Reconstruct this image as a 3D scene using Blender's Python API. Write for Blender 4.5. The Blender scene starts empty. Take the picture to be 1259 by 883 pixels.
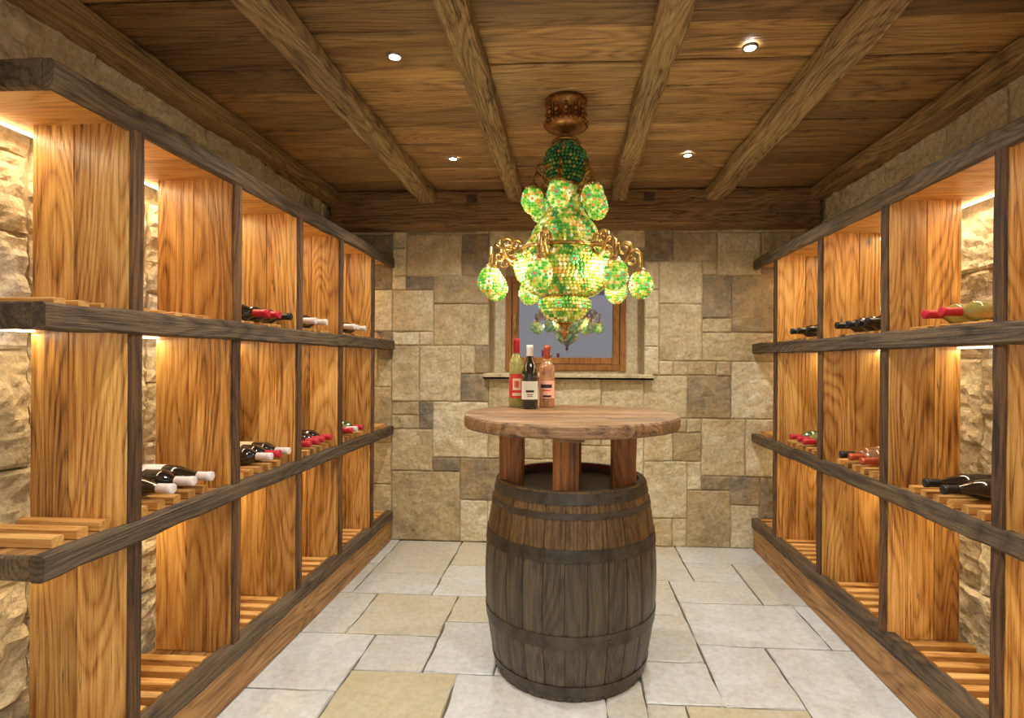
import bpy, math, random
from mathutils import Vector, Matrix, noise, Euler
random.seed(7)
C = bpy.context.scene.collection
S = bpy.context.scene

# ------------------------------------------------------------------ materials
def newmat(name):
    m = bpy.data.materials.new(name); m.use_nodes = True
    nt = m.node_tree; nt.nodes.clear()
    o = nt.nodes.new('ShaderNodeOutputMaterial'); b = nt.nodes.new('ShaderNodeBsdfPrincipled')
    nt.links.new(b.outputs[0], o.inputs[0])
    return m, nt, b
def N(nt, t, **kw):
    n = nt.nodes.new(t)
    for k, v in kw.items(): setattr(n, k, v)
    return n
def math_(nt, op, a, b=None, c=None, clamp=False):
    n = N(nt, 'ShaderNodeMath', operation=op, use_clamp=clamp)
    for i, v in enumerate((a, b, c)):
        if v is None: continue
        if hasattr(v, 'links'): nt.links.new(v, n.inputs[i])
        else: n.inputs[i].default_value = v
    return n.outputs[0]
def ramp(nt, fac, stops, interp='LINEAR'):
    r = N(nt, 'ShaderNodeValToRGB'); r.color_ramp.interpolation = interp
    e = r.color_ramp.elements
    while len(e) < len(stops): e.new(0.5)
    for i, (p, c) in enumerate(stops):
        e[i].position = p; e[i].color = (c[0], c[1], c[2], 1)
    nt.links.new(fac, r.inputs[0]); return r.outputs[0]
def mixc(nt, fac, a, b, mode='MIX'):
    n = N(nt, 'ShaderNodeMix', data_type='RGBA', blend_type=mode)
    for i, v in ((0, fac), (6, a), (7, b)):
        if hasattr(v, 'links'): nt.links.new(v, n.inputs[i])
        elif i == 0: n.inputs[0].default_value = v
        else: n.inputs[i].default_value = (v[0], v[1], v[2], 1)
    return n.outputs[2]
def noise_(nt, vec, scale, detail=4, rough=0.55, dist=0.0):
    n = N(nt, 'ShaderNodeTexNoise'); nt.links.new(vec, n.inputs['Vector'])
    n.inputs['Scale'].default_value = scale; n.inputs['Detail'].default_value = detail
    n.inputs['Roughness'].default_value = rough; n.inputs['Distortion'].default_value = dist
    return n.outputs[0]
def srgb(r, g, b):
    f = lambda c: (c/255/12.92) if c/255 <= 0.04045 else ((c/255+0.055)/1.055)**2.4
    return (f(r), f(g), f(b))

def wood(name, axis, light, mid, dark, rough=0.5, var=0.35, bump=0.25, contrast=1.0, rings=11, knots=True, cracks=0.6, grey=0.0):
    m, nt, b = newmat(name)
    tc = N(nt, 'ShaderNodeTexCoord'); geo = N(nt, 'ShaderNodeNewGeometry')
    rnd = geo.outputs['Random Per Island']
    off = N(nt, 'ShaderNodeCombineXYZ')
    for i, k in enumerate((37.0, 91.0, 53.0)): nt.links.new(math_(nt, 'MULTIPLY', rnd, k), off.inputs[i])
    add = N(nt, 'ShaderNodeVectorMath', operation='ADD')
    nt.links.new(tc.outputs['Object'], add.inputs[0]); nt.links.new(off.outputs[0], add.inputs[1])
    def mp(ac, al):
        s = [ac, ac, ac]; s['XYZ'.index(axis)] = al
        k = N(nt, 'ShaderNodeMapping'); nt.links.new(add.outputs[0], k.inputs[0]); k.inputs['Scale'].default_value = s
        return k.outputs[0]
    low = noise_(nt, mp(5.5, 0.8), 1.0, 1.5, 0.45, 0.15)
    ring = math_(nt, 'SINE', math_(nt, 'MULTIPLY', low, rings*12.0))
    ring = math_(nt, 'POWER', math_(nt, 'MULTIPLY_ADD', ring, 0.5, 0.5), 0.5)
    streak = noise_(nt, mp(95, 1.8), 1.0, 5, 0.7, 0.3)
    fine = noise_(nt, mp(330, 12), 1.0, 3, 0.65)
    patch = noise_(nt, mp(7, 1.1), 1.0, 4, 0.65)
    v = math_(nt, 'MULTIPLY_ADD', ring, 0.17, 0.0)
    v = math_(nt, 'MULTIPLY_ADD', streak, 0.78, v)
    v = math_(nt, 'MULTIPLY_ADD', fine, 0.42, v)
    v = math_(nt, 'MULTIPLY_ADD', patch, 0.60, v)
    v = math_(nt, 'SUBTRACT', v, 0.50)
    v = math_(nt, 'MULTIPLY_ADD', math_(nt, 'SUBTRACT', v, 0.5), contrast*1.6, 0.5, clamp=True)
    col = ramp(nt, v, [(0.05, dark), (0.40, mid), (0.88, light)])
    if grey:   # silvered, weathered patches
        gp = ramp(nt, noise_(nt, mp(9, 1.6), 1.0, 4, .7), [(0.45, (0, 0, 0)), (0.68, (1, 1, 1))])
        col = mixc(nt, math_(nt, 'MULTIPLY', gp, grey), col, srgb(138, 120, 92))
    cr = noise_(nt, mp(38, 1.0), 1.0, 2, 0.5, 0.5)
    crm = ramp(nt, cr, [(0.486, (0, 0, 0)), (0.499, (1, 1, 1)), (0.501, (1, 1, 1)), (0.514, (0, 0, 0))])
    gate = ramp(nt, noise_(nt, mp(6, 2.2), 1.3, 2), [(0.48, (0, 0, 0)), (0.58, (1, 1, 1))])
    ck = math_(nt, 'MULTIPLY', math_(nt, 'MULTIPLY', crm, gate), cracks)
    col = mixc(nt, ck, col, tuple(c*0.3 for c in dark))
    if knots:
        vo = N(nt, 'ShaderNodeTexVoronoi', feature='F1'); nt.links.new(mp(5.0, 2.6), vo.inputs['Vector']); vo.inputs['Scale'].default_value = 0.9
        k = ramp(nt, vo.outputs['Distance'], [(0.02, (.85, .85, .85)), (0.09, (0, 0, 0))])
        col = mixc(nt, k, col, tuple(c*0.4 for c in dark))
    tint = math_(nt, 'MULTIPLY_ADD', rnd, var*2, 1-var)
    cc = N(nt, 'ShaderNodeCombineColor')
    for i in range(3): nt.links.new(tint, cc.inputs[i])
    col = mixc(nt, 1.0, col, cc.outputs[0], 'MULTIPLY')
    nt.links.new(col, b.inputs['Base Color'])
    b.inputs['Roughness'].default_value = rough
    bp = N(nt, 'ShaderNodeBump'); bp.inputs['Strength'].default_value = bump; bp.inputs['Distance'].default_value = 0.008
    nt.links.new(math_(nt, 'SUBTRACT', v, ck), bp.inputs['Height']); nt.links.new(bp.outputs[0], b.inputs['Normal'])
    return m

def stone(name, stops, rough=0.85, bump=0.6, sc=1.0, dirt=0.35, mottle=0.45, yellow=.35):
    m, nt, b = newmat(name)
    tc = N(nt, 'ShaderNodeTexCoord'); at = N(nt, 'ShaderNodeAttribute', attribute_name='tone')
    geo = N(nt, 'ShaderNodeNewGeometry')
    off = N(nt, 'ShaderNodeVectorMath', operation='ADD'); nt.links.new(tc.outputs['Object'], off.inputs[0])
    cx = N(nt, 'ShaderNodeCombineXYZ')
    for i in range(3): nt.links.new(math_(nt, 'MULTIPLY', geo.outputs['Random Per Island'], 20.0+13*i), cx.inputs[i])
    nt.links.new(cx.outputs[0], off.inputs[1]); Q = off.outputs[0]
    n1 = noise_(nt, Q, 5*sc, 5, 0.65, 0.8); n2 = noise_(nt, Q, 45*sc, 5, 0.65); n3 = noise_(nt, Q, 13*sc, 5, 0.65)
    t = math_(nt, 'MULTIPLY_ADD', math_(nt, 'SUBTRACT', n1, 0.5), mottle*2, at.outputs['Fac'], clamp=True)
    col = ramp(nt, t, stops)
    d = ramp(nt, n2, [(0.3, (1-dirt,)*3), (0.6, (1.04,)*3)])
    col = mixc(nt, 1.0, col, d, 'MULTIPLY')
    wf = math_(nt, 'MULTIPLY', ramp(nt, n3, [(0.5, (0, 0, 0)), (0.75, (1, 1, 1))]), 0.35)
    col = mixc(nt, wf, col, srgb(214, 204, 178))
    wy = math_(nt, 'MULTIPLY', ramp(nt, noise_(nt, Q, 3*sc, 4, .6, 1), [(0.52, (0, 0, 0)), (0.7, (1, 1, 1))]), yellow)
    col = mixc(nt, wy, col, srgb(196, 158, 96))
    nt.links.new(col, b.inputs['Base Color']); b.inputs['Roughness'].default_value = rough
    h = math_(nt, 'MULTIPLY_ADD', n2, 0.25, n3)
    bp = N(nt, 'ShaderNodeBump'); bp.inputs['Strength'].default_value = bump; bp.inputs['Distance'].default_value = 0.02
    nt.links.new(h, bp.inputs['Height']); nt.links.new(bp.outputs[0], b.inputs['Normal'])
    return m

def plain(name, col, rough=0.5, metal=0.0, trans=0.0, emit=None, es=0.0, coat=0.0, var=0.15, sc=40, nosample=False):
    m, nt, b = newmat(name)
    tc = N(nt, 'ShaderNodeTexCoord'); n = noise_(nt, tc.outputs['Object'], sc, 3)
    c = ramp(nt, n, [(0.3, tuple(x*(1-var) for x in col)), (0.7, tuple(min(1, x*(1+var)) for x in col))])
    nt.links.new(c, b.inputs['Base Color'])
    b.inputs['Roughness'].default_value = rough; b.inputs['Metallic'].default_value = metal
    b.inputs['Transmission Weight'].default_value = trans; b.inputs['Coat Weight'].default_value = coat
    if emit: b.inputs['Emission Color'].default_value = (*emit, 1); b.inputs['Emission Strength'].default_value = es
    if nosample: m.cycles.emission_sampling = 'NONE'
    return m

M_oakZ = wood('oak_upright', 'Z', srgb(228, 180, 104), srgb(188, 130, 60), srgb(104, 62, 24), 0.42, 0.28, 0.35, 1.25, cracks=.75)
M_oakX = wood('oak_slat', 'X', srgb(230, 184, 112), srgb(202, 146, 76), srgb(138, 90, 40), 0.5, 0.15, 0.2, 0.9)
M_oakY = wood('oak_plinth', 'Y', srgb(186, 140, 82), srgb(142, 100, 52), srgb(78, 50, 24), 0.5, 0.2, 0.3, 1.1)
M_darkY = wood('weathered_edge', 'Y', srgb(126, 102, 70), srgb(82, 62, 40), srgb(32, 22, 13), 0.75, 0.2, 0.9, 1.1, grey=.25)
M_darkZ = wood('weathered_edge_upright', 'Z', srgb(128, 88, 46), srgb(80, 52, 26), srgb(30, 18, 8), 0.75, 0.3, 0.8, 1.2)
M_ceil = wood('ceiling_plank_oak', 'X', srgb(182, 142, 86), srgb(136, 99, 54), srgb(72, 47, 22), 0.48, 0.42, 0.6, 1.05, cracks=.8, grey=.22)
M_joist = wood('beam_oak', 'Y', srgb(200, 168, 114), srgb(154, 120, 74), srgb(76, 54, 30), 0.7, 0.15, 1.0, 1.2, cracks=.95, grey=.35)
M_beamX = wood('cross_beam_oak', 'X', srgb(178, 140, 88), srgb(134, 98, 56), srgb(64, 43, 22), 0.7, 0.15, 1.0, 1.1, cracks=.95, grey=.25)
M_top = wood('tabletop_oak', 'X', srgb(172, 134, 94), srgb(126, 92, 60), srgb(58, 39, 25), 0.33, 0.3, 0.5, 1.2, cracks=.8)
M_leg = wood('leg_oak', 'Z', srgb(184, 120, 60), srgb(138, 84, 36), srgb(64, 36, 14), 0.5, 0.15, 0.4, 1.0)
M_barrel = wood('barrel_stave', 'Z', srgb(104, 91, 72), srgb(69, 59, 46), srgb(33, 27, 21), 0.34, 0.22, 0.4, 0.95, knots=False)
M_barrelT = wood('barrel_stave_upper', 'Z', srgb(120, 92, 56), srgb(82, 59, 33), srgb(38, 27, 15), 0.32, 0.22, 0.4, 0.95, knots=False)  # browner tone for the upper part of the staves
M_window = wood('window_wood', 'Z', srgb(190, 134, 68), srgb(152, 98, 44), srgb(92, 56, 22), 0.4, 0.1, 0.2, 0.8, knots=False)
M_hoop = plain('hoop_iron', srgb(76, 70, 62), 0.42, 0.6, var=0.4, sc=18)
M_wine = plain('wine_stained_wood', srgb(120, 30, 18), 0.5)
M_bronze = plain('antique_bronze', srgb(176, 136, 76), 0.32, 0.85, var=0.5, sc=60)
M_canopy = plain('antique_bronze_canopy', srgb(150, 104, 54), 0.4, 0.7, var=0.55, sc=45)
M_bronzeD = wood('dark_core', 'Z', srgb(90, 64, 30), srgb(60, 40, 20), srgb(30, 18, 8), 0.5, 0.1, 0.6, 1.0)

wall_stops = [(0.0, srgb(122, 114, 98)), (0.2, srgb(152, 134, 104)), (0.4, srgb(182, 161, 120)), (0.6, srgb(207, 188, 146)), (0.8, srgb(224, 209, 171)), (1.0, srgb(236, 227, 200))]
M_wall = stone('sandstone_ashlar', wall_stops, 0.85, 0.7, 1.0, .34, .5, .32)
side_stops = [(0.0, srgb(165, 148, 118)), (0.5, srgb(206, 188, 154)), (1.0, srgb(230, 218, 190))]
M_side = stone('split_face_stone', side_stops, 0.9, 1.0, 1.0, 0.35, .45, .25)
M_mortar = plain('mortar', srgb(184, 168, 136), 0.95, var=0.2, sc=25)
floor_stops = [(0.0, srgb(199, 187, 152)), (0.3, srgb(201, 193, 168)), (0.55, srgb(202, 198, 184)), (0.8, srgb(208, 206, 198)), (1.0, srgb(216, 217, 213))]
M_floor = stone('limestone_paving', floor_stops, 0.4, 0.22, 0.8, 0.20, .45, .12)
M_grout = plain('grout', srgb(104, 96, 82), 0.95, var=0.2, sc=25)

# ------------------------------------------------------------------ mesh builder
class MB:
    def __init__(s): s.v = []; s.f = []; s.m = []; s.sm = []; s.tone = []
    def add(s, vs, fs, mi=0, smooth=False, tone=0.5):
        o = len(s.v); s.v += [tuple(p) for p in vs]; s.tone += [tone]*len(vs)
        for f in fs: s.f.append(tuple(i+o for i in f)); s.m.append(mi); s.sm.append(smooth)
    def obj(s, name, mats, parent=None, loc=None):
        me = bpy.data.meshes.new(name); me.from_pydata(s.v, [], s.f)
        for m in mats: me.materials.append(m)
        me.polygons.foreach_set('material_index', s.m); me.polygons.foreach_set('use_smooth', s.sm)
        a = me.attributes.new('tone', 'FLOAT', 'POINT'); a.data.foreach_set('value', s.tone)
        me.update(); ob = bpy.data.objects.new(name, me); C.objects.link(ob)
        if loc: ob.location = loc
        if parent: ob.parent = parent
        return ob
def empty(name, loc=(0, 0, 0)):
    e = bpy.data.objects.new(name, None); C.objects.link(e); e.location = loc; e.empty_display_size = 0.1; return e

def beam(mb, lo, hi, axis, mi=0, ch=0.004, rough=0.0, seg=None, tone=0.5):
    a = 'XYZ'.index(axis); u, w = [i for i in range(3) if i != a]
    L = hi[a]-lo[a]
    if seg is None: seg = max(1, int(L/0.05)) if rough > 0 else 1
    cu0, cu1, cw0, cw1 = lo[u], hi[u], lo[w], hi[w]
    ch = min(ch, (cu1-cu0)*0.3, (cw1-cw0)*0.3)
    prof = [(cu0+ch, cw0), (cu1-ch, cw0), (cu1, cw0+ch), (cu1, cw1-ch), (cu1-ch, cw1), (cu0+ch, cw1), (cu0, cw1-ch), (cu0, cw0+ch)]
    if rough > 0:
        mu, mw = (cu0+cu1)/2, (cw0+cw1)/2
        prof = [prof[0], (mu, cw0), prof[1], prof[2], (cu1, mw), prof[3], prof[4], (mu, cw1), prof[5], prof[6], (cu0, mw), prof[7]]
    n = len(prof); vs = []; sd = random.random()*50
    for k in range(seg+1):
        t = lo[a]+L*k/seg
        for (pu, pw) in prof:
            p = [0, 0, 0]; p[a] = t; p[u] = pu; p[w] = pw
            if rough > 0:
                q = Vector(p); d = noise.noise_vector(q*5+Vector((sd, sd, sd)))*rough + noise.noise_vector(q*19+Vector((sd, 0, sd)))*rough*0.5
                p[u] += d[u]; p[w] += d[w]
            vs.append(p)
    fs = [(k*n+i, k*n+(i+1) % n, (k+1)*n+(i+1) % n, (k+1)*n+i) for k in range(seg) for i in range(n)]
    fs.append(tuple(range(n-1, -1, -1))); fs.append(tuple(seg*n+i for i in range(n)))
    mb.add(vs, fs, mi, False, tone)
def box(mb, lo, hi, mi=0, tone=0.5):
    x0, y0, z0 = lo; x1, y1, z1 = hi
    mb.add([(x0,y0,z0),(x1,y0,z0),(x1,y1,z0),(x0,y1,z0),(x0,y0,z1),(x1,y0,z1),(x1,y1,z1),(x0,y1,z1)],
           [(0,3,2,1),(4,5,6,7),(0,1,5,4),(1,2,6,5),(2,3,7,6),(3,0,4,7)], mi, False, tone)
def lathe(mb, prof, n=32, c=(0, 0, 0), mi=0, smooth=True, a0=0, a1=2*math.pi, tone=0.5):
    full = abs(a1-a0-2*math.pi) < 1e-6; cols = n if full else n+1
    vs = []
    for (r, z) in prof:
        for i in range(cols):
            a = a0+(a1-a0)*i/n; vs.append((c[0]+r*math.cos(a), c[1]+r*math.sin(a), c[2]+z))
    fs = []
    for k in range(len(prof)-1):
        for i in range(n):
            j = (i+1) % cols if full else i+1
            fs.append((k*cols+i, k*cols+j, (k+1)*cols+j, (k+1)*cols+i))
    mb.add(vs, fs, mi, smooth, tone)
def tube(mb, pts, rad, n=8, mi=0):
    vs = []; P = [Vector(p) for p in pts]
    for k, p in enumerate(P):
        t = (P[min(k+1, len(P)-1)]-P[max(k-1, 0)]).normalized()
        up = Vector((0, 0, 1)) if abs(t.z) < 0.95 else Vector((1, 0, 0))
        a = t.cross(up).normalized(); b = a.cross(t)
        r = rad[k] if isinstance(rad, list) else rad
        for i in range(n):
            an = 2*math.pi*i/n; vs.append(p+a*math.cos(an)*r+b*math.sin(an)*r)
    fs = [(k*n+i, k*n+(i+1) % n, (k+1)*n+(i+1) % n, (k+1)*n+i) for k in range(len(P)-1) for i in range(n)]
    fs.append(tuple(range(n))); fs.append(tuple((len(P)-1)*n+i for i in range(n-1, -1, -1)))
    mb.add(vs, fs, mi, True)

# ------------------------------------------------------------------ dimensions
XW = 1.70; YB = 3.93; YF = -1.6; ZC = 2.45

# ------------------------------------------------------------------ packed stones
def pack(nc, nr, fixed, blocked, sizes, tones=(0.2, 0.45, 0.5, 0.55, 0.6, 0.65, 0.7, 0.75, 0.85)):
    occ = [[False]*nr for _ in range(nc)]; out = []
    for (c, r, w, h) in blocked:
        for i in range(w):
            for j in range(h): occ[c+i][r+j] = True
    for (c, r, w, h, t) in fixed:
        if c+w > nc or r+h > nr: continue
        if any(occ[c+i][r+j] for i in range(w) for j in range(h)): continue
        for i in range(w):
            for j in range(h): occ[c+i][r+j] = True
        out.append((c, r, w, h, t))
    for r in range(nr):
        for c in range(nc):
            if occ[c][r]: continue
            ss = sizes[:]; random.shuffle(ss); ss = ss[:6]; ss += [(1, 1), (2, 1), (1, 2)]
            cand = [s for s in ss if c+s[0] <= nc and r+s[1] <= nr and not any(occ[c+i][r+j] for i in range(s[0]) for j in range(s[1]))]
            w, h = max(cand, key=lambda s: s[0]*s[1]+random.random()*3)
            for i in range(w):
                for j in range(h): occ[c+i][r+j] = True
            out.append((c, r, w, h, random.choice(tones) + random.uniform(-0.05, 0.05)))
    return out
def block(mb, u0, u1, v0, v1, fn, depth, amp, gap, step, tone, edge=0.012, drop=.7, wob=.9, ridge=0):
    nu = max(3, int((u1-u0)/step)); nv = max(3, int((v1-v0)/step)); vs = []; sd = random.random()*40
    base = random.uniform(-0.3, 0.6)*amp
    def gridpos(a0, a1, n):
        L = a1-a0-2*gap; e = min(edge, L*.2); inner = n-2
        return [a0+gap]+[a0+gap+e+(L-2*e)*k/inner for k in range(inner+1)]+[a1-gap]
    U = gridpos(u0, u1, nu); V = gridpos(v0, v1, nv); nu = len(U)-1; nv = len(V)-1
    for j, v_ in enumerate(V):
        for i, u_ in enumerate(U):
            u, v = u_, v_
            d = depth+base+amp*(noise.noise(Vector((u*6+sd, v*6, sd)))+0.6*noise.noise(Vector((u*17, v*17+sd, sd))))
            if ridge: d += ridge*(abs(noise.noise(Vector((u*9+sd, v*14, sd+5))))+.5*noise.noise(Vector((u*34, v*34, sd))))
            if i in (0, nu) or j in (0, nv): d -= edge*drop
            if i in (0, nu): u += gap*wob*noise.noise(Vector((u*9, v*9, 3+sd)))
            if j in (0, nv): v += gap*wob*noise.noise(Vector((u*9, v*9, 9+sd)))
            vs.append(fn(u, v, d))
    n = nu+1
    fs = [(j*n+i, j*n+i+1, (j+1)*n+i+1, (j+1)*n+i) for j in range(nv) for i in range(nu)]
    b = len(vs); rim = [i for i in range(n)]+[j*n+nu for j in range(1, nv+1)]+[nv*n+i for i in range(nu-1, -1, -1)]+[j*n for j in range(nv-1, 0, -1)]
    for k in rim: vs.append(fn(U[k % n], V[k//n], -.004))
    R = len(rim); fs += [(rim[(k+1) % R], rim[k], b+k, b+(k+1) % R) for k in range(R)]
    mb.add(vs, fs, 0, False, tone)

# back wall
sizes = [(2,2),(3,2),(3,3),(2,3),(4,3),(4,2),(3,4),(4,4),(5,3)]
fixed = [(5,19,4,3,.6),(9,19,2,3,.18),(5,18,2,1,.08),(7,17,4,2,.35),(4,15,3,3,.68),(7,14,4,3,.5),(6,10,3,4,.65),(9,10,2,2,.2),(4,10,2,4,.6),
 (6,8,1,2,.02),(7,6,4,4,.78),(4,5,3,3,.55),(7,5,2,1,.15),(9,3,3,3,.3),(4,0,5,5,.45),(9,0,2,3,.85),
 (24,20,3,2,.45),(27,19,3,3,.6),(30,20,2,2,.55),(23,17,3,3,.65),(26,16,2,3,.18),(28,15,3,4,.28),(23,13,3,4,.6),(26,13,5,2,.55),(25,9,3,3,.3),
 (28,9,3,4,.8),(22,9,3,3,.6),(24,6,2,2,.4),(26,5,3,4,.66),(29,5,2,4,.72),(25,0,3,4,.42),(28,0,2,3,.75),(30,2,1,3,.2),(22,2,3,4,.72),(11,8,4,4,.55),(15,9,4,3,.7),(19,8,3,4,.62)]
X0 = -1.67
mb = MB()
for (c, r, w, h, t) in pack(34, 25, fixed, [(11, 12, 11, 9)], sizes):
    u0, u1, v0, v1 = X0+c*.1, X0+(c+w)*.1, r*.1, (r+h)*.1
    if c == 0: u0 -= .05
    block(mb, u0, u1, v0, min(v1, ZC), lambda u, v, d: (u, YB-d, v), 0.014, 0.008, 0.003, 0.018, t, .008, .6, 1.5, .007)
OX0, OX1, OZ0, OZ1 = X0+1.1, X0+2.2, 1.2, 2.1
for lo, hi in [((-1.8, YB-0.004, 0), (OX0, YB+.35, ZC)), ((OX1, YB-0.004, 0), (1.8, YB+.35, ZC)), ((OX0, YB-0.004, 0), (OX1, YB+.35, OZ0)), ((OX0, YB-0.004, OZ1), (OX1, YB+.35, ZC))]:
    box(mb, lo, hi, 1)
WX0, WX1, WZ0, WZ1, YN = -0.47, 0.42, 1.225, 1.92, 4.10
for lo, hi, t in (((OX0, YN, OZ0), (WX0, YN+.15, OZ1), .8), ((WX1, YN, OZ0), (OX1, YN+.15, OZ1), .75), ((WX0, YN, WZ1), (WX1, YN+.15, OZ1), .5), ((WX0, YN, OZ0), (WX1, YN+.15, WZ0), .5)): box(mb, lo, hi, 0, t)
mb.obj('wall_back', [M_wall, M_mortar])
mb = MB(); block(mb, OX0-.03, OX1+.06, YB-.06, YN, lambda u, v, d: (u, v, OZ0-.03+d), 0.035, 0.002, 0.0, 0.03, .6)
box(mb, (OX0-.03, YB-.06, OZ0-.035), (OX1+.06, YB-.005, OZ0-.02), 0, .5)
mb.obj('trim_1', [M_wall])

# side walls
for sgn, nm in ((-1, 'wall_left'), (1, 'wall_right')):
    mb = MB(); cell = .12
    nc = int((YB-0.2)/cell)+1; nr = 21
    for (c, r, w, h, t) in pack(nc, nr, [], [], [(3,2),(4,2),(2,1),(3,1),(4,3),(2,2),(5,2),(3,3)]):
        v1 = min((r+h)*cell, ZC); u1 = min(.2+(c+w)*cell, YB)
        block(mb, .2+c*cell, u1, r*cell, v1, (lambda u, v, d: (-XW+d, u, v)) if sgn < 0 else (lambda u, v, d: (XW-d, u, v)), 0.010, 0.015, 0.004, 0.018, t, ridge=.025)
    box(mb, (sgn*XW if sgn > 0 else -XW-.15, YF, 0), (XW+.15 if sgn > 0 else -XW, YB, ZC), 1)
    mb.obj(nm, [M_side, M_mortar])

# floor
mb = MB(); cell = .15
ffix = [(3,25,3,3,.9),(5,28,3,3,.3),(6,26,2,2,.8),(8,26,2,3,.9),(6,23,3,3,.08),(9,23,4,3,.95),(4,31,3,2,.75),(7,31,3,3,.9),(8,29,2,2,.3),
 (16,28,4,3,.9),(16,25,2,3,.95),(18,24,3,4,.98),(14,27,2,3,.6),(15,22,3,3,.12),(14,25,2,2,.8),(10,26,4,2,.9),(10,28,4,3,.7),(3,23,3,2,.9),(16,31,3,2,.8),(3,28,2,3,.7)]
ft = pack(24, 38, ffix, [], [(2,2),(3,2),(3,3),(2,3),(4,3),(3,2),(3,4),(1,2),(2,1),(2,2)], (.2, .4, .5, .6, .7, .8, .9, .95, .85, .75))
for (c, r, w, h, t) in ft:
    u0 = -1.80+c*cell; v0 = YF+r*cell-.03; v1 = min(v0+h*cell, YB); u1 = u0+w*cell
    if v1-v0 < .03: continue
    block(mb, u0, u1, v0, v1, lambda u, v, d: (u, v, d-.006), 0.006, 0.0009, 0.0045, 0.025, t, 0.005, .6, 1.9)
box(mb, (-1.85, YF, -.1), (1.85, YB+.3, -.008), 1)
mb.obj('floor', [M_floor, M_grout])

# ceiling planks
mb = MB(); y = YF
while y < YB:
    w = random.uniform(.17, .25)
    xs = [-1.75]+[j for j in (-.965, -.365, .325, .965) if random.random() < .45]+[1.75]
    for a, b in zip(xs[:-1], xs[1:]):
        dz = random.uniform(0, .009)
        beam(mb, (a+.001, y+.004, ZC+dz), (b-.001, min(y+w, YB+.2)-.004, ZC+.04), 'X', 0, .007, .003, max(2, int((b-a)/.12)))
    y += w
box(mb, (-1.85, YF, ZC+.035), (1.85, YB+.35, ZC+.1), 1)
M_gap = plain('dark_gap', (.02, .012, .006), .9)
mb.obj('ceiling', [M_ceil, M_gap])
for (xc, w) in ((-.965, .12), (-.365, .10), (.325, .10), (.965, .125)):
    mb = MB(); beam(mb, (xc-w/2, YF, 2.366), (xc+w/2, 3.72, ZC+.003), 'Y', 0, .014, .011)
    mb.obj('ceiling_beam', [M_joist])
for s in (-1, 1):
    mb = MB(); a, b = sorted((s*1.575, s*1.70)); beam(mb, (a, YF, 2.365), (b, YB, ZC+.003), 'Y', 0, .014, .009); mb.obj('ceiling_beam', [M_joist])
mb = MB(); beam(mb, (-1.64, 3.72, 2.213), (1.64, YB-.005, ZC+.003), 'X', 0, .012, .007)
for x in (-.66, .53):
    box(mb, (x-.035, 3.708, 2.365), (x+.035, 3.73, 2.42), 1)
mb.obj('cross_beam', [M_beamX, M_darkY])

# ------------------------------------------------------------------ racks
def rack(name, sgn, X1, ys, ystart, yend, Z):
    zt0, zt1, zu0, zu1, zl0, zl1, zb = Z
    mb = MB(); XB = 1.565
    def bx(xa, xb, ya, yb, za, zb_, ax, mi, ch=.003, rough=0):
        a, b = sorted((sgn*xa, sgn*xb)); beam(mb, (a, ya, za), (b, yb, zb_), ax, mi, ch, rough)
    OZ, OX, OY, DY, DZ = 0, 1, 2, 3, 4
    bx(X1, X1+.03, ystart, yend, zt0, zt1, 'Y', DY, .008, .006)
    y = ystart+.03
    while y < yend-.02:
        w = min(random.uniform(.2, .3), yend-y); bx(X1+.03, 1.635, y+.001, y+w-.001, zt0+.018, zt0+.05, 'X', OX); y += w
    bx(X1+.03, 1.635, ystart, ystart+.03, zt0, zt1, 'X', DY, .005, .004)
    for (z0, z1) in ((zu0, zu1), (zl0, zl1)):
        bx(X1-.004, X1+.035, ystart-.02, yend, z0, z1, 'Y', DY, .008, .006)
        for (xa, xb) in ((X1+.035, X1+.18), (X1+.182, XB+.01)):
            bx(xa, xb, ystart, yend, z0+.012, z1-.012, 'Y', OY)
        bx(X1+.03, XB+.01, ystart-.02, ystart, z0, z1-.002, 'X', DY, .005, .004)
    bx(X1, X1+.05, ystart+.02, yend, zb-.07, zb, 'Y', DY, .008, .006)
    bx(X1+.012, X1+.04, ystart+.03, yend, 0.001, zb-.065, 'Y', OY, .003, .002)
    bx(X1+.05, XB+.01, ystart+.03, yend, zb-.06, zb-.03, 'Y', OY)
    levels = ((zb-.028, zl0+.012), (zl1-.012, zu0+.012), (zu1-.012, zt0+.018))
    for yf in ys:
        for (za, zb_) in levels:
            sp = X1+random.uniform(.15, .2)
            j = random.uniform(-.006, .006)
            bx(X1+.016, sp, yf-.05+j, yf+j, za, zb_, 'Z', OZ, .004)
            bx(sp+.0015, XB, yf-.046+j, yf-.003+j, za, zb_, 'Z', OZ, .004)
            bx(X1+.006, X1+.017, yf-.049+j, yf-.001+j, za, zb_, 'Z', DZ, .004, .003)
    for zs in (zb-.03, zl1-.012, zu1-.012):
        y = ystart+.06
        while y < yend-.03:
            if not any(yf-.09 < y < yf+.012 for yf in ys):
                bx(X1+.055, XB-.01, y, y+.034, zs, zs+.028, 'X', OX, .003)
            y += .072
    return mb.obj(name, [M_oakZ, M_oakX, M_oakY, M_darkY, M_darkZ])
ZL = (1.957, 2.027, 1.368, 1.437, .762, .825, .22)
ZR = (1.932, 2.000, 1.352, 1.421, .745, .809, .22)
YL = [1.566, 2.061, 2.553, 3.030, 3.527]; YR = [1.16, 1.748, 2.342, 2.917, 3.53]
rL = rack('wine_rack', -1, 1.25, YL, 1.27, 3.895, ZL)
rR = rack('wine_rack', 1, 1.268, YR, .55, 3.895, ZR)

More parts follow.
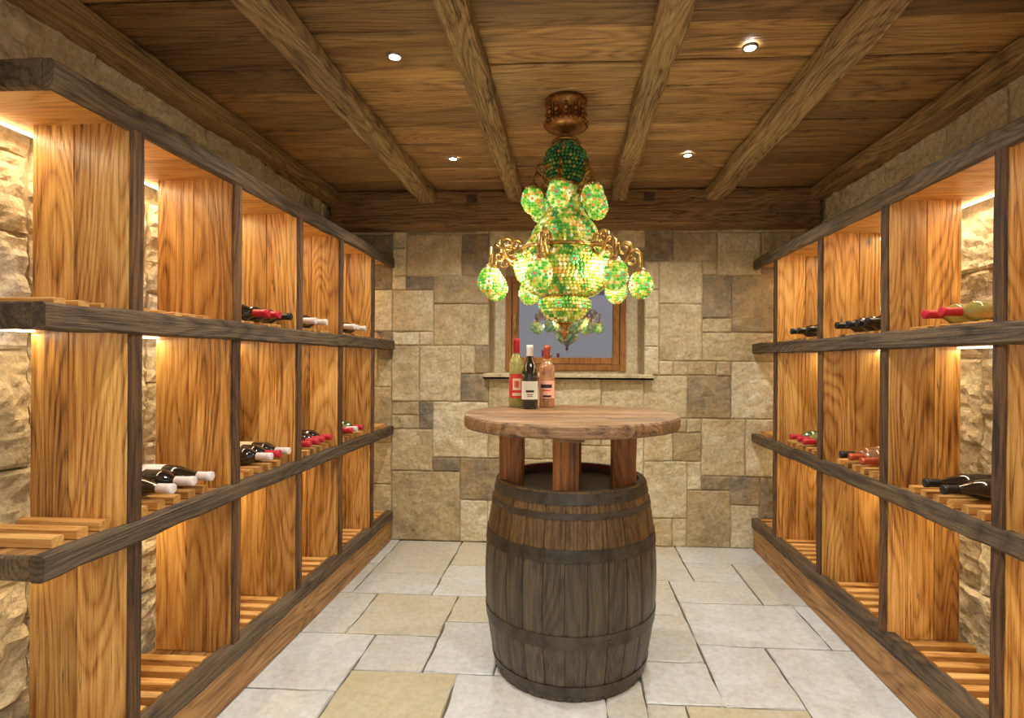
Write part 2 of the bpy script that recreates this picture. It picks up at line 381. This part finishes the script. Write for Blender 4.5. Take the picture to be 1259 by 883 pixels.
# LED strips
M_led = plain('led_diffuser', (1, .8, .5), .5, emit=(1, .82, .52), es=8)
def led(par, sgn, x, y0, y1, z, power):
    mb = MB(); a, b = sorted((sgn*x, sgn*(x+.012))); box(mb, (a, y0, z-.006), (b, y1, z)); ob = mb.obj('led_strip', [M_led], par)
    L = bpy.data.lights.new('led_lamp', 'AREA'); L.shape = 'RECTANGLE'; L.size = .02; L.size_y = y1-y0; L.energy = power; L.color = (1, .79, .49)
    o = bpy.data.objects.new('lamp', L); C.objects.link(o); o.location = (sgn*(x+.006), (y0+y1)/2, z-.012); o.parent = ob
    o.rotation_euler = (0, math.radians(8)*sgn, 0)
for par, sgn, Z, y0 in ((rL, -1, ZL, 1.3), (rR, 1, ZR, .6)):
    led(par, sgn, 1.61, y0, 3.88, Z[0]+.012, 10.5)
    led(par, sgn, 1.55, y0, 3.88, Z[2]+.010, 5.5)
    led(par, sgn, 1.55, y0, 3.88, Z[4]+.010, 5.5)

# ------------------------------------------------------------------ downlights
M_can = plain('downlight_trim', srgb(150, 135, 115), .35, .6)
M_bulb = plain('downlight_bulb', (1, 1, 1), .5, emit=(.93, .96, 1), es=40)
for x in (-.665, .655):
    for y in (2.06, 3.12, 1.0, -.1, -1.1):  # rows nearest the camera are unseen, added to brighten the room
        mb = MB(); lathe(mb, [(.020, .0), (.022, -.005), (.028, -.005), (.029, .004)], 28, mi=0)
        mb.add([(0.020*math.cos(i*math.pi/12), .020*math.sin(i*math.pi/12), -.003) for i in range(24)], [tuple(range(23, -1, -1))], 1)
        ob = mb.obj('recessed_downlight', [M_can, M_bulb], loc=(x, y, ZC-.003))
        L = bpy.data.lights.new('downlight_lamp', 'SPOT'); L.energy = 50; L.spot_size = math.radians(135); L.spot_blend = .8; L.shadow_soft_size = .03; L.color = (1, .98, .95)
        o = bpy.data.objects.new('lamp', L); C.objects.link(o); o.parent = ob; o.location = (0, 0, -.03)

# ------------------------------------------------------------------ window
mb = MB()
def frame(mb, x0, x1, z0, z1, y0, y1, w, mi=0):
    beam(mb, (x0, y0, z0), (x0+w, y1, z1), 'Z', mi); beam(mb, (x1-w, y0, z0), (x1, y1, z1), 'Z', mi)
    beam(mb, (x0+w, y0, z0), (x1-w, y1, z0+w), 'X', mi); beam(mb, (x0+w, y0, z1-w), (x1-w, y1, z1), 'X', mi)
frame(mb, WX0, WX1, WZ0, WZ1, YN-.012, YN+.07, .045)
frame(mb, WX0+.047, WX1-.047, WZ0+.047, WZ1-.047, YN+.0, YN+.05, .05)
box(mb, (WX0+.06, YN-.03, 1.52), (WX0+.08, YN+.0, 1.64), 2)
box(mb, (WX0+.09, YN+.022, WZ0+.09), (WX1-.09, YN+.026, WZ1-.09), 1)
M_pane = plain('window_glass', srgb(160, 168, 196), .02, coat=1.0, var=.03)
b = [n for n in M_pane.node_tree.nodes if n.type == 'BSDF_PRINCIPLED'][0]; b.inputs['Transmission Weight'].default_value = .95; b.inputs['IOR'].default_value = 2.3
b.inputs['Coat IOR'].default_value = 2.2
win = mb.obj('window_1', [M_window, M_pane, M_bronze])
M_out = plain('dusk_backdrop', srgb(130, 136, 164), .9, var=.35, sc=3)  # blue-grey of the dusk light put into the colour
mb = MB()
box(mb, (-.9, 4.95, .0), (.9, 5.0, 2.3)); box(mb, (-.9, 4.3, .9), (.9, 4.95, .95)); box(mb, (-.95, 4.3, .0), (-.9, 5., 2.3)); box(mb, (.9, 4.3, .0), (.95, 5., 2.3)); box(mb, (-.95, 4.3, 2.3), (.95, 5., 2.35))
we = mb.obj('dusk_backdrop_box', [M_out])  # made-up box behind the glass, backing for the bluish dusk view
L = bpy.data.lights.new('dusk', 'AREA'); L.energy = 5; L.size = .8; L.color = (.62, .71, 1); o = bpy.data.objects.new('dusk_fill', L); C.objects.link(o); o.location = (0, 4.6, 2.25); o.parent = we  # added cool area light standing in for dusk behind the window

# ------------------------------------------------------------------ barrel table
BX, BY = .012, 2.42
bt = empty('barrel_table', (BX, BY, 0))
R = lambda z: .369-.051*((z-.40)/.4)**2
mb = MB(); ns = 27
for s in range(ns):
    a0 = 2*math.pi*s/ns+.003; a1 = 2*math.pi*(s+1)/ns-.003
    for part, (z0, z1, mi) in enumerate(((.002, .57, 0), (.57, .80, 1))):
        vs = []; nz = 14; na = 6
        for k in range(nz+1):
            z = z0+(z1-z0)*k/nz
            for i in range(na+1):
                a = a0+(a1-a0)*i/na; r = R(z)-(.003 if i in (0, na) else 0)
                vs.append((r*math.cos(a), r*math.sin(a), z))
        n = na+1; fs = [(k*n+i, k*n+i+1, (k+1)*n+i+1, (k+1)*n+i) for k in range(nz) for i in range(na)]
        mb.add(vs, fs, mi, True)
lathe(mb, [(R(.0)-.006, .002), (R(.2)-.007, .2), (R(.4)-.007, .4), (R(.6)-.007, .6), (R(.8)-.004, .798)], 64, mi=2)
lathe(mb, [(R(.8)-.001, .80), (R(.8)-.026, .80)], 64, mi=0, smooth=False)
lathe(mb, [(R(.8)-.026, .80), (R(.8)-.028, .785)], 64, mi=3, smooth=False)
lathe(mb, [(R(.8)-.028, .785), (R(.8)-.03, .765), (0.0001, .765)], 64, mi=0, smooth=False)
mb.obj('barrel', [M_barrel, M_barrelT, M_hoop, M_wine], bt)
mb = MB()
for (z0, z1) in ((.752, .792), (.70, .722), (.545, .592), (.222, .272), (.022, .068)):
    zs = [z0, z0, (z0+z1)/2, z1, z1]; dr = [-.004, .0035, .0035, .0035, -.004]
    lathe(mb, [(R(z)+d, z) for z, d in zip(zs, dr)], 96, mi=0, smooth=False)
for z, a in ((.247, -1.2), (.567, -1.9), (.772, -1.0)):
    for da in (0, .05):
        aa = a+da; r = R(z)+.005
        lathe(mb, [(.0001, .003), (.004, .002), (.006, 0)], 8, (r*math.cos(aa), r*math.sin(aa), z))
mb.obj('hoop', [M_hoop], bt)
mb = MB(); TR = .465; e = [-.465, -.31, -.16, .0, .14, .30, .465]
for a, b in zip(e[:-1], e[1:]):
    a += .0015; b -= .0015
    def seam(y): return math.sqrt(max(0, TR*TR-y*y))
    K = 10
    right = [(seam(a+(b-a)*k/K), a+(b-a)*k/K) for k in range(K+1)]
    left = [(-x, y) for x, y in reversed(right)]
    out = right+left
    rings = []
    for (sc, z) in ((.985, 1.018), (.998, 1.026), (1.0, 1.045), (.998, 1.062), (.988, 1.07)):
        ring = []
        for (x, y) in out:
            wob = 1+.008*noise.noise(Vector((x*7, y*7, 1)))
            yy = min(max(y*sc*wob, a), b); ring.append((x*sc*wob, yy, z+.0015*noise.noise(Vector((x*5, y*5, z)))))
        rings.append(ring)
    n = len(out); vs = [p for r_ in rings for p in r_]
    fs = [(k*n+i, k*n+(i+1) % n, (k+1)*n+(i+1) % n, (k+1)*n+i) for k in range(4) for i in range(n)]
    fs.append(tuple(range(n-1, -1, -1))); fs.append(tuple(4*n+i for i in range(n)))
    mb.add(vs, fs, 0)
mb.obj('tabletop', [M_top], bt)
mb = MB()
beam(mb, (-.37, -.12, .994), (.37, -.02, 1.017), 'X', 0, .003, .002); beam(mb, (-.05, -.36, .994), (.05, -.121, 1.017), 'Y', 0, .003, .002); beam(mb, (-.05, -.019, .994), (.05, .36, 1.017), 'Y', 0, .003, .002)
mb.obj('cleat', [M_top], bt)
mb = MB()
for (x, y, w) in ((-.25, -.07, .05), (-.02, -.245, .05), (.22, -.07, .05), (.0, .24, .05)):
    beam(mb, (x-w, y-w, .766), (x+w, y+w, .994), 'Z', 0, .006, .003)
mb.obj('leg', [M_leg], bt)

# ------------------------------------------------------------------ bottles
M_gdark = plain('glass_dark', (.012, .010, .008), .08, coat=1.0)
M_ggreen = plain('glass_green', (.05, .10, .02), .06, coat=1.0)
M_gamber = plain('glass_amber', (.45, .16, .04), .06, trans=.5, coat=1.0)
M_grose = plain('glass_rose', srgb(240, 180, 140), .04, trans=.75, coat=1.0)
M_gclear = plain('glass_olive', srgb(196, 190, 110), .05, trans=.6, coat=1.0)
M_cred = plain('capsule_red', srgb(190, 30, 50), .35); M_cwhite = plain('capsule_white', srgb(225, 212, 205), .4)
M_cblack = plain('capsule_black', srgb(25, 22, 24), .35); M_corange = plain('capsule_copper', srgb(190, 90, 60), .3, .5)
M_lwhite = plain('label_white', srgb(225, 222, 214), .7, var=.03); M_lred = plain('label_red', srgb(200, 50, 40), .6); M_lpink = plain('label_pink', srgb(236, 170, 150), .6, var=.04)
M_lcream = plain('label_cream', srgb(225, 205, 165), .7); M_ink = plain('label_ink', srgb(40, 34, 36), .7)
def bottle(loc, rot, glass, cap, lab, h=.30, r=.037, slope=False, extra=None, spin=0):
    mb = MB(); k = h/.30
    if slope: body = [(0.0001, 0), (r*.9, 0), (r, .005), (r, .15*k), (r*.93, .175*k), (r*.68, .205*k), (.0175, .235*k), (.0145, .26*k), (.0142, .297*k), (.0001, .298*k)]
    else: body = [(0.0001, 0), (r*.9, 0), (r, .005), (r, .185*k), (r*.95, .198*k), (r*.75, .212*k), (.02, .225*k), (.0152, .238*k), (.0142, .297*k), (.0001, .298*k)]
    lathe(mb, body, 28, mi=0)
    lathe(mb, [(.0155, .232*k), (.0162, .234*k), (.0155, .28*k), (.0165, .284*k), (.0165, h-.001), (.014, h), (.0001, h)], 20, mi=1)
    if lab: lathe(mb, [(r+.0006, .045*k), (r+.0006, .13*k)], 20, mi=2, a0=spin-1.25, a1=spin+1.25)
    if extra:
        for (z0, z1, aa, ab, mi) in extra: lathe(mb, [(r+.0011, z0*k), (r+.0011, z1*k)], 12, mi=mi, a0=spin+aa, a1=spin+ab)
    ob = mb.obj('wine_bottle', [glass, cap, lab or M_lwhite, M_ink, M_lred, M_lcream])
    ob.location = loc; ob.rotation_euler = rot; return ob
F = -math.pi/2
bottle((-.255, 2.70, 1.0715), (0, 0, 0), M_gclear, M_cred, M_lred, .335, .036, False, [(.04, .145, -.95, .95, 4), (.075, .125, -.55, .55, 5), (.085, .115, -.3, .3, 4), (.05, .062, -.6, .6, 5)], F+.15)
bottle((-.183, 2.61, 1.0715), (0, 0, 0), M_gdark, M_cwhite, M_lwhite, .30, .039, True, [(.078, .088, -.5, .5, 3), (.066, .069, -.35, .35, 3), (.058, .061, -.3, .3, 3)], F+.1)
bottle((-.105, 2.70, 1.0715), (0, 0, 0), M_grose, M_corange, M_lpink, .30, .038, False, [(.095, .112, -.8, .7, 3), (.08, .086, -.6, .5, 4), (.05, .06, -.5, .6, 3)], F+.0)
def lying(sgn, X1, y, zs, glass, cap, lab, slope=False, lift=0, dx=0):
    r = .038; yaw = random.uniform(-.05, .05)
    tip = sgn*(X1+.012+dx+random.uniform(0, .012)); base = tip+sgn*.30
    rot = Euler((0, math.radians(90)*(-sgn), yaw), 'XYZ')
    up = math.pi if sgn < 0 else 0.0
    bottle((base, y, zs+r+lift+.001), rot, glass, cap, lab, .30, r, slope, None, up+random.uniform(-.5, .5))
zl = ZL[5]+.016; zu = ZL[3]+.016
for y, g, c, l, s in ((1.72, M_gdark, M_cwhite, M_lcream, True), (1.81, M_gdark, M_cwhite, M_lwhite, False), (1.90, M_gdark, M_cwhite, M_lwhite, True)):
    lying(-1, 1.25, y, zl, g, c, l, s)
for y, c in ((2.30, M_cwhite), (2.38, M_cred), (2.46, M_cwhite)): lying(-1, 1.25, y, zl, M_gdark, c, M_lcream)
for y, c in ((2.66, M_cred), (2.74, M_cred), (2.82, M_cred), (2.90, M_cred)): lying(-1, 1.25, y, zl, M_gdark if y > 2.7 else M_ggreen, c, M_lwhite)
for y, g, c in ((3.18, M_ggreen, M_cred), (3.27, M_gclear, M_cwhite), (3.36, M_ggreen, M_cred)): lying(-1, 1.25, y, zl, g, c, M_lcream)
for y, c in ((2.26, M_cred), (2.36, M_cred), (2.46, M_cblack)): lying(-1, 1.25, y, zu, M_gdark, c, M_lwhite)
for y, c in ((2.72, M_cwhite), (2.82, M_cwhite)): lying(-1, 1.25, y, zu, M_gdark, c, M_lwhite)
for y, c in ((3.2, M_cwhite), (3.29, M_cwhite), (3.38, M_cwhite)): lying(-1, 1.25, y, zu, M_gdark, c, M_lcream)
zl = ZR[5]+.016; zu = ZR[3]+.016
for y, g, c, l in ((1.98, M_gdark, M_cblack, M_lcream), (2.07, M_gdark, M_cblack, M_lwhite)): lying(1, 1.268, y, zl, g, c, None, True)
for y, g, c in ((2.52, M_gamber, M_corange), (2.61, M_grose, M_corange), (2.70, M_gamber, M_cblack)): lying(1, 1.268, y, zl, g, c, M_lcream)
for y, g, c in ((3.10, M_ggreen, M_cred), (3.2, M_gclear, M_cred), (3.3, M_ggreen, M_cred)): lying(1, 1.268, y, zl, g, c, M_lwhite)
for y, g in ((1.98, M_gclear), (2.10, M_gclear)): lying(1, 1.268, y, zu, g, M_cred, M_lred)
for y in (2.48, 2.57, 2.66, 2.75): lying(1, 1.268, y, zu, M_gdark, M_cblack, M_lwhite)
for y in (3.08, 3.18, 3.28): lying(1, 1.268, y, zu, M_gdark, M_cblack, M_lcream)

# ------------------------------------------------------------------ chandelier
def beadmat(name, stops, es):
    m, nt, b = newmat(name); geo = N(nt, 'ShaderNodeNewGeometry')
    col = ramp(nt, geo.outputs['Random Per Island'], stops, 'CONSTANT')
    nt.links.new(col, b.inputs['Base Color']); nt.links.new(col, b.inputs['Emission Color'])
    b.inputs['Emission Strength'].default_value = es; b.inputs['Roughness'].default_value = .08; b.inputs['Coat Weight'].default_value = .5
    m.cycles.emission_sampling = 'NONE'
    return m
g1 = [(0, (.10, .28, .02)), (.12, (.32, .42, .04)), (.30, (.56, .52, .08)), (.50, (.74, .58, .18)), (.70, (.14, .36, .05)), (.78, (.64, .32, .04)), (.89, (.80, .76, .44))]
gs = [(0, (.03, .19, .03)), (.3, (.07, .28, .04)), (.55, (.16, .32, .05)), (.78, (.45, .38, .08)), (.9, (.42, .16, .02))]
g2 = [(0, (.01, .07, .02)), (.3, (.02, .12, .02)), (.55, (.05, .18, .03)), (.75, (.2, .22, .04)), (.86, (.35, .12, .02)), (.94, (.02, .16, .08))]
g3 = [(0, (.06, .36, .03)), (.28, (.26, .52, .06)), (.5, (.72, .78, .36)), (.70, (.60, .55, .09)), (.88, (.74, .26, .04))]
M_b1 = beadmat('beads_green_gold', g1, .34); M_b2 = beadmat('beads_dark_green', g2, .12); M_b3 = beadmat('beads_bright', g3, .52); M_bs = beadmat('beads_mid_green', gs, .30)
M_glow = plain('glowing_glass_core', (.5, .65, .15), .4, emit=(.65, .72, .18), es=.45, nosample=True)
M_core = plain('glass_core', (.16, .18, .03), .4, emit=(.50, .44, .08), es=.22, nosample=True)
import bmesh
bm = bmesh.new(); bmesh.ops.create_icosphere(bm, subdivisions=2, radius=1); IV = [v.co.copy() for v in bm.verts]; IF = [tuple(v.index for v in f.verts) for f in bm.faces]; bm.free()
def bead(mb, p, r, mi): mb.add([(p[0]+v.x*r, p[1]+v.y*r, p[2]+v.z*r) for v in IV], IF, mi, True)
def beads(mb, prof, br, mi, c=(0, 0, 0), alt=None):
    out = [prof[0]]; step = br*1.85
    for (a, b) in zip(prof[:-1], prof[1:]):
        L = math.hypot(b[0]-a[0], b[1]-a[1]); n = max(1, int(L/.002))
        for k in range(1, n+1):
            p = (a[0]+(b[0]-a[0])*k/n, a[1]+(b[1]-a[1])*k/n)
            if math.hypot(p[0]-out[-1][0], p[1]-out[-1][1]) >= step: out.append(p)
    for q, (r, z) in enumerate(out):
        n = max(1, int(2*math.pi*r/(br*1.95)))
        for i in range(n):
            a = 2*math.pi*(i+.5*(q % 2))/n
            m_ = mi if alt is None or math.sin(a*alt[1]+z*30) < .6 else alt[0]
            bead(mb, (c[0]+r*math.cos(a), c[1]+r*math.sin(a), c[2]+z), br, m_)
ch = empty('chandelier', (-.018, 2.46, 0))
mb = MB()
lathe(mb, [(.0001, 2.449), (.092, 2.449), (.096, 2.44), (.094, 2.43), (.082, 2.42), (.078, 2.39), (.082, 2.362), (.094, 2.352), (.096, 2.342), (.090, 2.33), (.066, 2.318), (.03, 2.31), (.014, 2.305), (.012, 2.285), (.022, 2.28), (.022, 2.272), (.03, 2.262), (.012, 2.25)], 40, mi=0)
for i in range(12):   # cast relief round the canopy drum
    a = i*math.pi/6; ux, uy = math.cos(a), math.sin(a)
    bead(mb, (.082*ux, .082*uy, 2.39), .013, 0)
    for dz in (-.02, .02): bead(mb, (.082*ux, .082*uy, 2.39+dz), .008, 0)
    b2 = a+math.pi/12; tube(mb, [(.081*math.cos(b2), .081*math.sin(b2), z) for z in (2.36, 2.39, 2.42)], [.006, .004, .006], 6)
for i in range(28):
    a = i*math.pi/14; bead(mb, (.095*math.cos(a), .095*math.sin(a), 2.345), .007, 0)
mb.obj('canopy', [M_canopy], ch)
bodyp = [(.02, 2.262), (.055, 2.25), (.085, 2.215), (.096, 2.175), (.088, 2.135), (.06, 2.10), (.045, 2.085)]
bell = [(.045, 2.075), (.05, 2.04), (.060, 2.0), (.080, 1.955), (.108, 1.915), (.134, 1.88), (.144, 1.85), (.134, 1.825), (.10, 1.81)]
bowl = [(.10, 1.80), (.160, 1.785), (.208, 1.75), (.222, 1.71), (.212, 1.67), (.18, 1.63), (.14, 1.60), (.10, 1.585)]
low = [(.085, 1.58), (.110, 1.56), (.105, 1.525), (.078, 1.495), (.04, 1.475), (.012, 1.465)]
mb = MB()
beads(mb, bodyp, .0085, 1); beads(mb, bell, .0078, 0, alt=(6, 6)); beads(mb, bowl, .0085, 0, alt=(6, 9)); beads(mb, low, .0078, 0, alt=(6, 5))
for prof in (bell, bowl, low): lathe(mb, [(max(.001, r-.006), z) for r, z in prof], 32, mi=2)
lathe(mb, [(max(.001, r-.007), z) for r, z in bodyp], 32, mi=3)
for i in range(16):
    a = 2*math.pi*i/16
    for k in range(15):
        t = k/14; r = .142+(.205-.142)*t**.7; z = 1.845+(1.79-1.845)*t-.018*math.sin(math.pi*t)
        bead(mb, (r*math.cos(a), r*math.sin(a), z), .0062, 0)
    for k in range(9):
        t = k/8; aa = a+2*math.pi/16*t; z = 1.765-.03*math.sin(math.pi*t); r = .222
        bead(mb, (r*math.cos(aa), r*math.sin(aa), z), .0062, 6)
def flower(mb, c0, nrm, t, s, mp, mc):
    bead(mb, c0+nrm*s*.45, s*.9, mc)
    for q in range(6):
        b_ = q*math.pi/3; bead(mb, c0+t*math.cos(b_)*s*1.75+Vector((0, 0, math.sin(b_)*s*1.75)), s, mp)
for (rr, z, n, o) in ((.221, 1.71, 9, 0), (.197, 1.655, 8, .4), (.137, 1.85, 6, .2), (.07, 1.965, 5, 0), (.108, 1.545, 6, .3)):
    for i in range(n):
        a = 2*math.pi*i/n+o; t = Vector((-math.sin(a), math.cos(a), 0)); nrm = Vector((math.cos(a), math.sin(a), 0))
        flower(mb, Vector((rr*math.cos(a), rr*math.sin(a), z))+nrm*.006, nrm, t, .0072, 4, 5)
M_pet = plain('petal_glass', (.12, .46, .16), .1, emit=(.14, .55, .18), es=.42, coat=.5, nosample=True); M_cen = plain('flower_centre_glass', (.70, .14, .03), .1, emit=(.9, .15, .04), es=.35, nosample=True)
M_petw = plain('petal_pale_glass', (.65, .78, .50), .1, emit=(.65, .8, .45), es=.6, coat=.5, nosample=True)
mb.obj('beaded_body', [M_b1, M_b2, M_core, M_bronzeD, M_pet, M_cen, M_bs], ch)
mb = MB()
def ring(r, z, t):
    lathe(mb, [(r-t, z), (r, z+t), (r+t, z), (r, z-t), (r-t, z)], 40)
for r, z, t in ((.05, 2.08, .010), (.06, 2.266, .008), (.10, 1.808, .012), (.208, 1.782, .009), (.10, 1.583, .010), (.03, 1.47, .01)): ring(r, z, t)
lathe(mb, [(.004, 1.475), (.02, 1.468), (.024, 1.455), (.014, 1.445), (.012, 1.435), (.018, 1.425), (.016, 1.412), (.006, 1.40), (.0001, 1.385)], 16)
lathe(mb, [(.010, 1.45), (.010, 2.3)], 10)
def spiral(c, a, r0, turns, start, rad, sgn=1):
    ux, uy = math.cos(a), math.sin(a); pts = []
    for k in range(22):
        t = k/21; th = start+sgn*turns*2*math.pi*t; r = r0*(1-t*.8)
        pts.append((c[0]+ux*r*math.cos(th), c[1]+uy*r*math.cos(th), c[2]+r*math.sin(th)))
    tube(mb, pts, [rad*(1-.5*k/21) for k in range(22)], 6)
cups = []
for i in range(6):
    a = 2*math.pi*i/6+.35; ux, uy = math.cos(a), math.sin(a)
    pts = [(.05, 2.075), (.075, 2.062), (.098, 2.075), (.112, 2.10), (.132, 2.118), (.15, 2.10), (.152, 2.05)]
    tube(mb, [(r*ux, r*uy, z) for r, z in pts], .0075, 7)
    spiral((.112*ux, .112*uy, 2.135), a, .027, 1.3, -.6, .0065); spiral((.085*ux, .085*uy, 2.04), a, .02, 1.2, 2, .0055)
    cups.append((.152*ux, .152*uy, 2.000, .044, a))
for adeg in (2, 43, 80, 122, 163, 199, 253, 306):
    a = math.radians(adeg); ux, uy = math.cos(a), math.sin(a)
    pts = [(.19, 1.775), (.215, 1.742), (.245, 1.727), (.27, 1.745), (.285, 1.78), (.312, 1.795), (.334, 1.775), (.336, 1.72), (.336, 1.69)]
    tube(mb, [(r*ux, r*uy, z) for r, z in pts], .010, 7)
    spiral((.262*ux, .262*uy, 1.797), a, .038, 1.4, -.8, .009); spiral((.225*ux, .225*uy, 1.80), a, .027, 1.3, 3.6, .0075, -1)
    spiral((.30*ux, .30*uy, 1.745), a, .025, 1.2, 1.8, .007)
    cups.append((.336*ux, .336*uy, 1.638, .048, a))
for (x, y, z, r, a) in cups:
    lathe(mb, [(.006, z+.075), (.018, z+.07), (.026, z+.06), (.034, z+.050), (.037, z+.038)], 14, (x, y, 0))
mb.obj('scrolled_arm', [M_bronze], ch)
mb = MB()
for (x, y, z, r, a) in cups:
    prof = [(r*.66, .046), (r*.9, .028), (r, .0), (r*.93, -.026), (r*.68, -.048), (r*.3, -.058), (.002, -.060)]
    beads(mb, prof, .0062, 0, (x, y, z))
    lathe(mb, [(rr*.9, zz) for rr, zz in prof], 20, (x, y, z), mi=1)
    for k in range(5):
        aa = a+2*math.pi*k/5; nrm = Vector((math.cos(aa), math.sin(aa), 0)); t = Vector((-math.sin(aa), math.cos(aa), 0))
        flower(mb, Vector((x, y, z-.008))+nrm*(r+.002), nrm, t, .0062, 4 if k % 2 else 2, 3)
mb.obj('glass_cup', [M_b3, M_glow, M_pet, M_cen, M_petw], ch)
for i in range(4):
    a = i*math.pi/2+.6
    L = bpy.data.lights.new('bulb', 'POINT'); L.energy = 3.2; L.shadow_soft_size = .03; L.color = (1, .90, .60); o = bpy.data.objects.new('bulb', L); C.objects.link(o); o.parent = ch; o.location = (.275*math.cos(a), .275*math.sin(a), 1.66)

# ------------------------------------------------------------------ world, camera
w = bpy.data.worlds.new('World'); S.world = w; w.use_nodes = True
bg = w.node_tree.nodes['Background']; bg.inputs[0].default_value = (1, .94, .87, 1); bg.inputs[1].default_value = .66
cam = bpy.data.cameras.new('Camera'); co = bpy.data.objects.new('Camera', cam); C.objects.link(co)
cam.sensor_fit = 'HORIZONTAL'; cam.sensor_width = 36; cam.lens = 680/1259*36; cam.clip_start = .02
co.matrix_world = Matrix.Translation((0, 0, 1.30)) @ Matrix.Rotation(math.radians(3.25), 4, 'Z') @ Matrix.Rotation(math.radians(90), 4, 'X') @ Matrix.Rotation(math.radians(.35), 4, 'Z')
cam.shift_x = -31/1259; cam.shift_y = 1.5/1259
S.camera = co
S.view_settings.view_transform = 'Standard'
S.view_settings.look = 'None'
